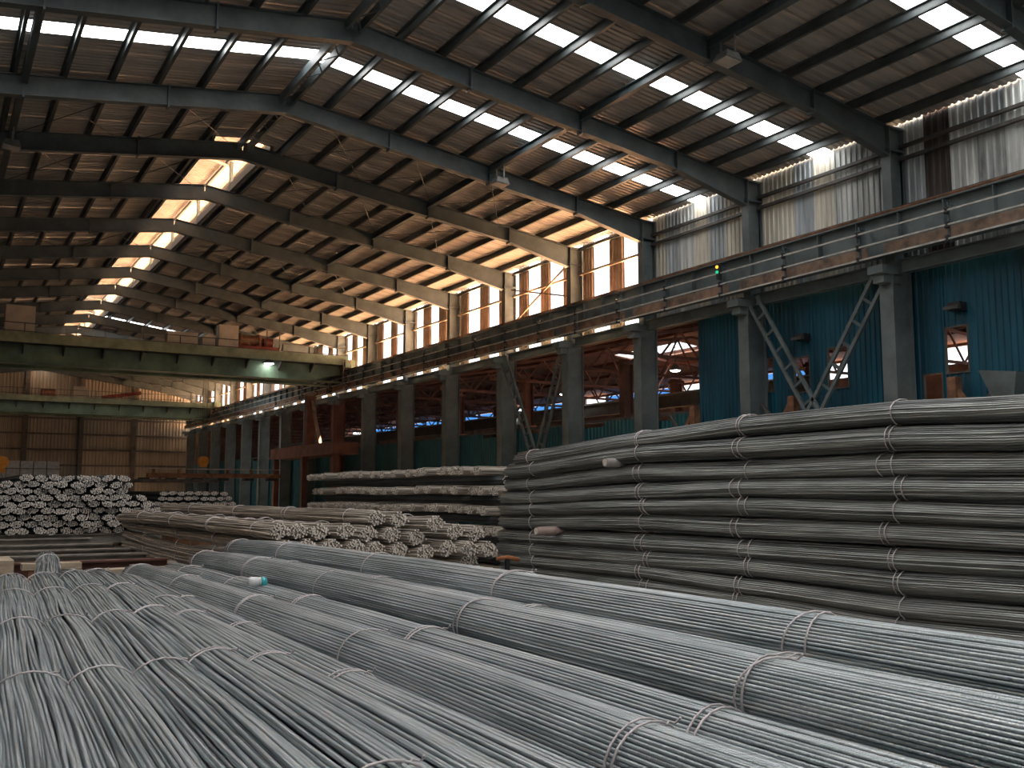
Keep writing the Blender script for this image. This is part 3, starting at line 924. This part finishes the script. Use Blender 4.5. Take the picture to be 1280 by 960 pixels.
FG = [
 ('leftmost foreground rebar bundle, cut by the left edge of the picture', tab(.03, .12, .21, .31, .42), Zc, 9.9, W5, 1),
 ('foreground rebar bundle, second from the left edge, its far end by the timber blocks', tab(.29, .38, .48, .58, .69), Zc, 10.0, W5, 1),
 ('foreground rebar bundle, third from the left edge, beside the bundle tip poking out', tab(.55, .63, .72, .84, .95), Zc, 10.0, W5, 1),
 ('foreground rebar bundle, fourth from the left edge, in front of the red beam', tab(.80, .87, .97, 1.09, 1.22), Zc + .01, 10.4, W5, 1),
 ('foreground rebar bundle, fifth from the left edge, in front of the red beam', tab(1.05, 1.12, 1.21, 1.33, 1.45), Zc, 10.45, [10.2, 8.05, 6.3, 4.45, 2.4, .5], 1),
 ('foreground rebar bundle, sixth from the left edge, sunk between its neighbours', tab(1.30, 1.36, 1.42, 1.52, 1.64), Zc - .03, 9.9, [7.2, 6.2, 4.4, 2.2], 1),
 ('narrow low rebar bundle just left of the big round bundle in the foreground middle', tab(1.55, 1.58, 1.62, 1.69, 1.77), Zc - .06, 9.7, [7.4, 5.7, 3.95, 2.1], 1),
 ('big foreground rebar bundle left of the plastic scrap', tab(1.84, 1.89, 1.88, 1.87, 1.88), -.795, 10.6, [10.3, 8.27, 6.32, 4.5, 2.3, .3], 0),
 ('low foreground rebar bundle on which the plastic scrap lies', tab(2.17, 2.19, 2.19, 2.19, 2.2), -.80, 10.4, [9.6, 7.9, 6.2, 4.45, 2.35], 0),
 ('foreground rebar bundle, second highest, with loose wire knots', tab(2.48, 2.5, 2.5, 2.5, 2.5), -.68, 10.4, [10.25, 8.4, 6.58, 4.45, 2.41, .4], 0),
 ('low rebar bundle tucked between the two highest foreground bundles', tab(2.72, 2.73, 2.73, 2.73, 2.73), -.71, 10.3, [8.2, 6.3, 4.3, 2.55], 0),
 ('highest foreground rebar bundle, rightmost, in front of the tall stack', tab(2.93, 2.95, 2.95, 2.95, 2.95), -.58, 10.8, [10.6, 8.9, 6.85, 4.84, 2.6, .6], 0),
]
for i, (lab, xt, z, ye, wr_, loose) in enumerate(FG):
    zt = [(0, z), (6, z + .01), (9, z), (11, z - .05)]
    fg_bundle(lab, xt, zt, ye - 11.8, ye, wr_, seed=100 + i, wander=.009 if loose else .0035, d=.0175 if loose else .0152, a=.145 if loose else .152, b=.115 if loose else .12, single=bool(loose) and i < 4)
fg_bundle('single rebar bundle tip poking out beyond the foreground pile at left', [(3, .85), (10, 1.05), (14.4, 1.40)], [(3, -1.04), (10, -1.02), (14.4, -.86)], 4.5, 14.2, [13.6], seed=77, a=.13, b=.11)

# ---- general bundle meshes (rods joined), reused by the stacks
def bundle_mesh(name, L, a, b, d, seg, sides, seed, m, sag=None, wander=.01, endvar=.05, shell=0, fray=0.):
    """bundle along +y, starting at y=0, centre line on z=0"""
    rnd = random.Random(seed)
    mb = MB()
    pts = ringpack(a, b, d, 3, rnd, -.09) if shell > 2 else hexpack(a, b, d)
    for (ox, oz) in pts:
        if 0 < shell <= 2 and (ox / (a - shell * d)) ** 2 + (oz / (b - shell * d)) ** 2 < 1 and a > shell * d and b > shell * d:
            continue
        e0, e1 = rnd.uniform(-endvar, endvar), rnd.uniform(-endvar, endvar)
        ph = [rnd.uniform(0, 6.28) for _ in range(4)]
        w1 = rnd.uniform(2, 5)
        path = []
        for s in range(seg + 1):
            y = e0 + (L + e1 - e0) * s / seg
            u = y / L
            f = 1 + fray * max(0, (u - .8) / .2) ** 2
            z = (sag(y) if sag else 0)
            path.append((ox * f + wander * math.sin(6.28 * y / w1 + ph[0]), y, oz * f + z + .6 * wander * math.sin(6.28 * y / w1 + ph[1])))
        mb.tube(path, d * .5, sides, True, False, 1)
    return mb.mesh(name, [m, 'rod_end'], smooth=True)

def stack_bundle(me, lab, group, loc, rotz=0, wires=(), a=.14, b=.12, zf=None, rz2=0):
    t = thing('rebar_bundle', loc, lab, 'rebar bundle', group)
    t.rotation_euler = (0, 0, rotz)
    o = bpy.data.objects.new('rods', me); COL.objects.link(o); o.parent = t; o['kind'] = 'stuff'
    for (y, dbl) in wires:
        for k in range(2 if dbl else 1):
            yy = y + k * .09
            w = loop_wire((0, yy, zf(yy) if zf else 0), a + .01, b + .01, .0065, random.uniform(-.05, .05), 14).mesh('tie_wire', 'wire', smooth=True)
            wo = bpy.data.objects.new('tie_wire', w); COL.objects.link(wo); wo.parent = t
    return t

# ---- tall stack on the right: one bundle per course, seen side on
XS = 8.45
rowz = {13.85: [.55, .36, .13, -.09, -.27, -.47, -.71, -.91, -1.08, -1.26, -1.47, -1.69],
        10.46: [.72, .55, .28, .01, -.17, -.39, -.68, -.89, -1.05, -1.25, -1.47, -1.69],
        8.56: [.80, .54, .26, .06, -.15, -.41, -.67, -.86, -1.09, -1.26, -1.48, -1.7],
        6.44: [.81, .55, .28, .05, -.18, -.40, -.67, -.89, -1.13, -1.32, -1.52, -1.72],
        5.06: [.76, .50, .25, .03, -.21, -.41, -.65, -.86, -1.10, -1.29, -1.5, -1.71]}
endY = [13.75, 14.0, 14.05, 14.2, 14.2, 14.25, 14.3, 14.3, 14.2, 14.2, 14.2, 14.2]
rowlab = ['topmost', 'second from the top', 'third from the top', 'fourth from the top', 'fifth from the top', 'sixth from the top', 'seventh from the top', 'eighth from the top', 'ninth from the top', 'tenth from the top', 'eleventh from the top', 'lowest']
wy = [(13.25, 0), (10.4, 1), (8.55, 1), (6.4, 1), (4.4, 1)]
for r_ in range(12):
    tabz = sorted((y, v[r_]) for y, v in rowz.items())
    tabz = [(2.2, tabz[0][1] - (.05 if r_ < 3 else 0))] + tabz
    ye = endY[r_]
    y0 = ye - 12
    zf = lambda y, y0=y0, tz=tabz: lerp_tab(tz, y + y0)
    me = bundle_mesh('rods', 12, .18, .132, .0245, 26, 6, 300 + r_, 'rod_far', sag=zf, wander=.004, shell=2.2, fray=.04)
    rnd = random.Random(r_)
    ws = [(w - y0 + rnd.uniform(-.12, .12), d and rnd.random() < .75) for w, d in wy]
    stack_bundle(me, 'long rebar bundle in the tall right-hand stack, %s' % rowlab[r_], 'courses of the tall right stack', (XS + rnd.uniform(-.03, .03), y0, H), 0, ws, .18, .132, zf)
    stack_bundle(me, 'rebar bundle in the back row of the tall stack, %s' % rowlab[r_], 'back row of the tall right stack', (XS + .37, y0 - .1, H))
for (x, y, z, m, lab, r) in ((8.1, 10.98, .425, 'pipe2', 'grey pipe end poking out under the second course of the tall stack', .065), (7.95, 12.55, -.575, 'pipe', 'pinkish pipe end poking out halfway down the tall stack', .065)):
    t = thing('spacer_pipe', (x, y, H + z), lab, 'pipe')
    mb = MB(); mb.lathe((x, y, H + z), [(r, 0), (r, 1.3)], 18, 'x'); mb.build('pipe_barrel', m, t, True)
    mb = MB(); mb.lathe((x - .01, y, H + z), [(r * .75, 0), (r * .75, .02)], 18, 'x'); mb.build('pipe_mouth', 'rod_end', t)
for y in (4.5, 8.3, 12.0):
    t = thing('bearer_beam', (XS, y, 0), 'steel bearer on the floor under the tall right stack, %s from the camera' % ORD[(4.5, 8.3, 12.0).index(y)], 'beam', 'floor bearers')
    mb = MB(); mb.ibeam((XS - .8, y, .09), (XS + .8, y, .09), .18, .18); mb.build('bearer', 'rust', t)

# ---- foreground pile: lower layer and bearers
lowm = bundle_mesh('rods', 11.5, .135, .115, .021, 8, 5, 55, 'rod', wander=.008, shell=1.6)
for k in range(12):
    x = .28 + .265 * k
    stack_bundle(lowm, 'dark rebar bundle in the lower layer of the foreground pile, %s from the left' % ORD[k], 'lower layer of the foreground pile', (x, -1.6, H + (-1.045 if k not in (10, 11) else -1.03)), R(-1.2 if k < 6 else 0))
for y in (.4, 4.6, 8.6):
    t = thing('bearer_beam', (1.6, y, 0), 'tall steel bearer under the foreground pile, %s from the camera' % ORD[(.4, 4.6, 8.6).index(y)], 'beam', 'floor bearers')
    mb = MB(); mb.ibeam((-.2, y, .415), (3.4, y, .415), .83, .3); mb.build('bearer', 'rust', t)

# ---- plastic scrap lying on a bundle
t = thing('plastic_scrap', (2.13, 7.2, H - .69), 'crumpled white and turquoise plastic scrap lying on the rebar', 'plastic scrap')
mb = MB(); mb.lathe((2.11, 7.2, H - .648), [(.012, -.055), (.032, -.05), (.036, -.02), (.034, .01), (.03, .03), (.034, .04)], 10, 'x'); mb.build('cup', 'white', t, True)
mb = MB(); mb.lathe((2.16, 7.19, H - .652), [(.036, -.01), (.037, .01), (.030, .03), (.012, .036)], 10, 'x'); mb.build('base', 'turq', t, True)

# ---- middle stack with cut ends toward the camera
mv = [bundle_mesh('rods', 12, .145, .115, .0285, 12, 6, 400 + k, 'rod_tan', sag=(lambda y, k=k: -.05 * math.sin(y / 12 * 3.1) * (k % 3) - .0016 * max(0, y - 6) ** 2 * (k % 2)), wander=.012, endvar=.04, shell=0) for k in range(4)]
n = 0
def mid(px, yend, z, rot, grp, lab):
    global n
    me = mv[n % 4]; n += 1
    stack_bundle(me, lab, grp, (px, yend, H + z), R(rot), [(.9, 0), (3.4, 1), (6.2, 0), (9.4, 0)], .145, .115)
G3 = 'upper bundles of the middle stack'
for px, ye, z, lab in ((5.62, 13.2, -.36, 'top rebar bundle of the middle stack, left one of the touching pair of cut ends'), (5.93, 13.1, -.385, 'top rebar bundle of the middle stack, right one of the touching pair of cut ends'), (6.32, 12.7, -.44, 'top rebar bundle of the middle stack, set apart at right')):
    mid(px, ye, z, 2.5, G3, lab)
for k, (px, ye, z) in enumerate(((4.22, 13.3, -.53), (4.52, 13.4, -.53), (4.83, 13.4, -.55), (5.15, 13.2, -.54), (5.5, 13.2, -.585), (5.82, 13.1, -.60), (6.12, 12.9, -.64), (6.75, 12.9, -.57), (7.05, 12.8, -.60))):
    mid(px, ye, z, 0.5 if k < 3 else 2.0, 'second layer of the middle stack', 'rebar bundle in the second layer of the middle stack, %s cut end from the left' % ORD[k])
for k, (px, ye, z) in enumerate(((4.3, 13.25, -.755), (4.62, 13.3, -.755), (4.94, 13.2, -.76), (5.26, 13.1, -.77), (5.58, 13.1, -.80), (5.9, 13.0, -.82), (6.22, 12.8, -.855), (6.53, 12.7, -.80), (6.84, 12.6, -.81), (7.14, 12.6, -.82))):
    mid(px, ye, z, 0.3 if k < 4 else 1.5, 'third layer of the middle stack', 'rebar bundle in the third layer of the middle stack, %s cut end from the left' % ORD[k])
for lay, z in enumerate((-.985, -1.21, -1.43, -1.65)):
    for k in (0, 8):
        mid(4.3 + .33 * k, 13.2 - .05 * k, z, 0.3, 'lower layers of the middle stack', 'tan rebar bundle on the %s side of the middle stack, layer %s from its top' % ('left' if k == 0 else 'right', ORD[lay + 3]))
for y in (14.5, 19, 23.5):
    t = thing('bearer_beam', (5.6, y, 0), 'steel bearer on the floor under the middle stack, %s from the camera' % ORD[(14.5, 19, 23.5).index(y)], 'beam', 'floor bearers')
    mb = MB(); mb.ibeam((3.9, y, .11), (7.4, y, .11), .22, .2); mb.build('bearer', 'rust', t)
t = thing('orange_bar', (7.34, 12.38, 0), 'short orange rusty bar between the middle stack and the tall stack', 'bar')
mb = MB(); mb.tube([(7.18, 12.42, H - .955), (7.35, 12.38, H - .935), (7.52, 12.34, H - .975)], .03, 8); mb.build('bar_body', 'orange', t, True)
mb = MB(); mb.box(7.31, 7.37, 12.36, 12.40, 0, H - .955); mb.build('bar_support', 'black', t)

# ---- cross-laid stack: layers of short bundles showing their left ends, bundles laid the other way between, recess shade painted into their dark rods
xv = [bundle_mesh('rods', 9, .20, .115, .036, 4, 6, 500 + k, 'rod_tan', wander=.008, endvar=.05, shell=0) for k in range(3)]
dk = bundle_mesh('rods', 12.5, .15, .115, .03, 6, 5, 520, 'rod_dark', wander=.01, shell=1.6)
NUM = ['front', 'second', 'third', 'fourth', 'fifth']
lays = [(.56, 20.9, 33.0), (.07, 19.9, 33.2), (-.41, 19.9, 33.2), (-.89, 20, 33.2), (-1.37, 20, 33.2), (-1.85, 20, 33.2)]
for li, (z, ya, yb) in enumerate(lays):
    y = ya
    k = 0
    rnd = random.Random(li)
    while y < yb:
        x = 11.6 + rnd.uniform(-.22, .22) - (.25 if li == 0 and y < 22 else 0)
        if li < 3 or k < 4:
            t = stack_bundle(xv[(k + li) % 3], 'rebar bundle end in the cross-laid stack, %s layer down, %s from the right' % (ORD[li], ORD[k]), 'cross-laid stack layer %d' % (li + 1),
                         (x, y, H + z - .02 * math.sin(y)), R(-90), [(1.2, 0)] if k < 3 else [], .20, .115)
        y += .50 + (.18 if rnd.random() < .25 else 0)
        k += 1
    if li < 5:
        for j in range(2 if li < 3 else 1):
            stack_bundle(dk, 'shade-toned lengthwise rebar bundle under layer %s of the cross-laid stack, %s' % (['one', 'two', 'three', 'four', 'five'][li], ['on its left edge', 'deeper inside'][j]), 'dark lengthwise layers of the cross-laid stack', (12.05 + j * 1.9, 20.3, H + z - .24), 0)

# ---- skid bed and the big pile of bundle ends at left
for k, (y, m) in enumerate(((31.6, 'beam'), (28.7, 'beam'), (25.3, 'beam'), (22.9, 'beam'), (21.0, 'beam'), (19.0, 'brown'), (34.6, 'beam'), (38, 'beam'))):
    lab = ['pale skid beam right under the big pile of bundle ends', 'pale skid beam, second in front of the big pile', 'pale skid beam, third in front of the big pile', 'pale skid beam, fourth in front of the big pile', 'pale skid beam next to the red-brown beam',
           'red-brown skid beam nearest the foreground pile', 'skid beam hidden under the middle of the big pile', 'skid beam hidden under the far part of the big pile'][k]
    t = thing('skid_beam', (1.5, y, 0), lab, 'beam', 'skid beams')
    mb = MB(); mb.ibeam((-4.5, y, H - 1.34), (6.3 if k > 5 or k == 0 else 3.9, y, H - 1.34), .28, .3); mb.build('beam_body', m, t)
    for x in (-4, -1, 2, 3.7):
        mb = MB(); mb.box(x - .12, x + .12, y - .12, y + .12, 0, H - 1.48); mb.build('beam_foot', 'rust', t)
pv = [bundle_mesh('rods', 12, .185, .108, .042, 3, 6, 600 + k, 'rod_dark', wander=.01, endvar=.06, shell=0) for k in range(5)]
rnd = random.Random(5)
for row in range(9):
    z = -1.09 + row * .19
    k = 0
    x = .25 + (.18 if row % 2 else 0)
    while x < 6.05 - .05 * row:
        top = .62 - .10 * abs(x - 3.6) - (.5 if x > 5.3 else 0) - (.18 if x < 2.2 else 0)
        if z < top:
            o = place('rebar_bundle', pv[(row * 3 + k) % 5], None, (x + rnd.uniform(-.04, .04), 31.2 + rnd.uniform(-.25, .25), H + z + rnd.uniform(-.02, .02)))
            o.rotation_euler = (rnd.uniform(-.002, .002), rnd.uniform(-.25, .25), R(rnd.uniform(-.3, .3)))
            o.scale = (rnd.uniform(.85, 1.08), 1, rnd.uniform(.88, 1.12))
            tag(o, 'pale cut bundle end in the big left pile, %s row up, %s from the left' % (ORD[row], ORD[k]), 'rebar bundle', 'big pile of bundle ends')
        k += 1
        x += .365
for row, (z, xa, xb, yy) in enumerate(((-1.2, 6.6, 9.6, 38.0), (-1.0, 6.7, 9.5, 38.0), (-.8, 6.8, 8.3, 38.0), (-.62, 7, 8.0, 38.0), (-.75, 8.9, 12.6, 46), (-.5, 8.9, 12.6, 46), (-.25, 9.1, 12.4, 46), (-.02, 9.2, 12.2, 46))):
    x = xa; k = 0
    while x < xb:
        o = place('rebar_bundle', pv[(row + k) % 5], None, (x, yy + rnd.uniform(-.2, .2), H + z + rnd.uniform(-.02, .02)))
        tag(o, 'pale end in the %s, %s row up, %s across' % ('low pile behind the middle stack' if yy < 40 else 'farthest dark pile', ORD[row % 4], ORD[k]), 'rebar bundle', 'low dark pile' if yy < 40 else 'farthest dark pile')
        x += .38; k += 1
for (xa, xb, yy, zt) in ((6.4, 9.9, 39, -1.335), (6.4, 9.9, 48, -1.335), (8.6, 12.9, 47, -.89), (8.6, 12.9, 56, -.89)):
    t = thing('skid_beam', ((xa + xb) / 2, yy, 0), 'dark bearer block under the rebar pile %s' % {39: 'behind the middle stack, near end', 48: 'behind the middle stack, far end', 47: 'farthest away, near end', 56: 'farthest away, far end'}[yy], 'beam', 'dark bearer blocks')
    mb = MB(); mb.box(xa, xb, yy - .2, yy + .2, 0, H + zt); mb.build('block', 'rust', t)
# timber blocks and planks near the foreground pile's far end
for k, (x, y, z) in enumerate(((.50, 15.2, -1.22), (.86, 15.3, -1.22), (.62, 15.25, -1.02), (.95, 15.4, -1.03), (.68, 15.2, -1.41), (1.02, 15.3, -1.41))):
    t = MB(); t.box(x - .15, x + .15, y, y + 1.1, H + z - .09, H + z + .09)
    o = t.build('timber_block', 'timber', None, org=(x, y, H + z - .09))
    tag(o, 'pale timber block in the small heap at the left edge, %s' % ['middle course left', 'middle course right', 'top course left', 'top course right', 'bottom course left', 'bottom course right'][k], 'timber', 'timber blocks')
t = thing('timber_rack', (.8, 15.7, 0), 'low block carrying the timber heap at the left edge', 'block')
mb = MB(); mb.box(.3, 1.3, 15.3, 16.2, 0, H - 1.51); mb.build('block', 'rust', t)
for k, (x0, x1, y, z) in enumerate(((2.2, 3.1, 14.9, -1.25), (2.35, 3.3, 15.6, -1.17), (1.4, 2.3, 17.9, -1.2))):
    t = MB(); t.box(x0, x1, y, y + .35, H + z - .06, H + z + .04)
    o = t.build('timber_plank', 'timber', None, org=((x0 + x1) / 2, y, H + z - .06))
    tag(o, ['pale timber plank right behind the foreground bundle ends', 'pale timber plank beside the red-brown beam', 'pale timber plank lying by the bundle tip'][k], 'timber')
    mb = thing('timber_trestle', ((x0 + x1) / 2, y + .17, 0), ['trestle carrying the plank right behind the foreground bundle ends', 'trestle carrying the plank beside the red-brown beam', 'trestle carrying the plank by the bundle tip'][k], 'trestle')
    b = MB(); b.box(x0 + .1, x1 - .1, y + .05, y + .3, 0, H + z - .06); b.build('trestle_body', 'rust', mb)

# ---- brown platform frame by the far columns
t = thing('brown_platform', (23.5, 66, 0), 'red-brown steel platform frame standing by the far right columns', 'platform')
mb = MB(); mb.box(22.6, 24.4, 60.5, 74, H + 2.55, H + 3.35); mb.build('deck_beam', 'brown', t)
for y in (60.8, 67, 73.5):
    mb = MB(); mb.box(22.7, 23.1, y - .2, y + .2, 0, H + 2.55); mb.build('leg', 'brown', t)
mb = MB(); mb.bar((23.2, 66.5, H + 6.5), (23.2, 64.3, H + 2.9), .2, .2, (1, 0, 0)); mb.build('stay', 'rustplate', t)
mb = MB(); mb.box(22.9, 23.5, 66.6, 67.2, H + 3.35, H + 6.9); mb.build('post', 'brown', t)
# ---- mesh pallets before the end wall
t = thing('mesh_rack', (8, 112, 0), 'pale mesh rack with bars standing by the end wall at left', 'rack')
for k in range(5):
    x = 5.6 + k * 1.25
    mb = MB(); mb.box(x, x + 1.15, 112, 112.8, H - 1.6, H + 3.3); p_ = mb.build('rack_panel', 'mesh', t)
for z in (-.6, .5, 1.5, 2.5):
    mb = MB(); mb.box(5.5, 11.9, 111.9, 112, H + z - .04, H + z + .04); mb.build('rack_bar', 'grit', t)
mb = MB(); mb.box(5.5, 11.9, 111.9, 112.9, 0, H - 1.6); mb.build('rack_base', 'grit', t)

# ---- floodlights under the strut beams
for x, y, lab in ((18.0, 18.6, 'floodlight hanging under the rafter at top right'), (18.0, 30.9, 'floodlight hanging under the third rafter on the right slope'), (1.8, 36.0, 'floodlight hanging under the left slope at the picture edge')):
    z = zr(x) - 1.0
    t = thing('floodlight', (x, y, z - .15), lab, 'floodlight')
    for dy in (-.275, .275):
        mb = MB(); mb.box(x - .025, x + .025, y + dy - .025, y + dy + .025, z, zr(x) - .5); mb.build('hanger', 'lamp', t)
    mb = MB(); mb.quadbox([(x - .32, y - .28, z - .16), (x + .26, y - .28, z - .22), (x + .26, y + .28, z - .22), (x - .32, y + .28, z - .16), (x - .22, y - .2, z + .05), (x + .2, y - .2, z + .05), (x + .2, y + .2, z + .05), (x - .22, y + .2, z + .05)]); hd = mb.build('lamp_head', 'lamp', t)
    mb = MB(); mb.quadbox([(x - .28, y - .24, z - .185), (x + .22, y - .24, z - .24), (x + .22, y + .24, z - .24), (x - .28, y + .24, z - .185), (x - .28, y - .24, z - .165), (x + .22, y - .24, z - .22), (x + .22, y + .24, z - .22), (x - .28, y + .24, z - .165)]); mb.build('lens', 'lens', hd)
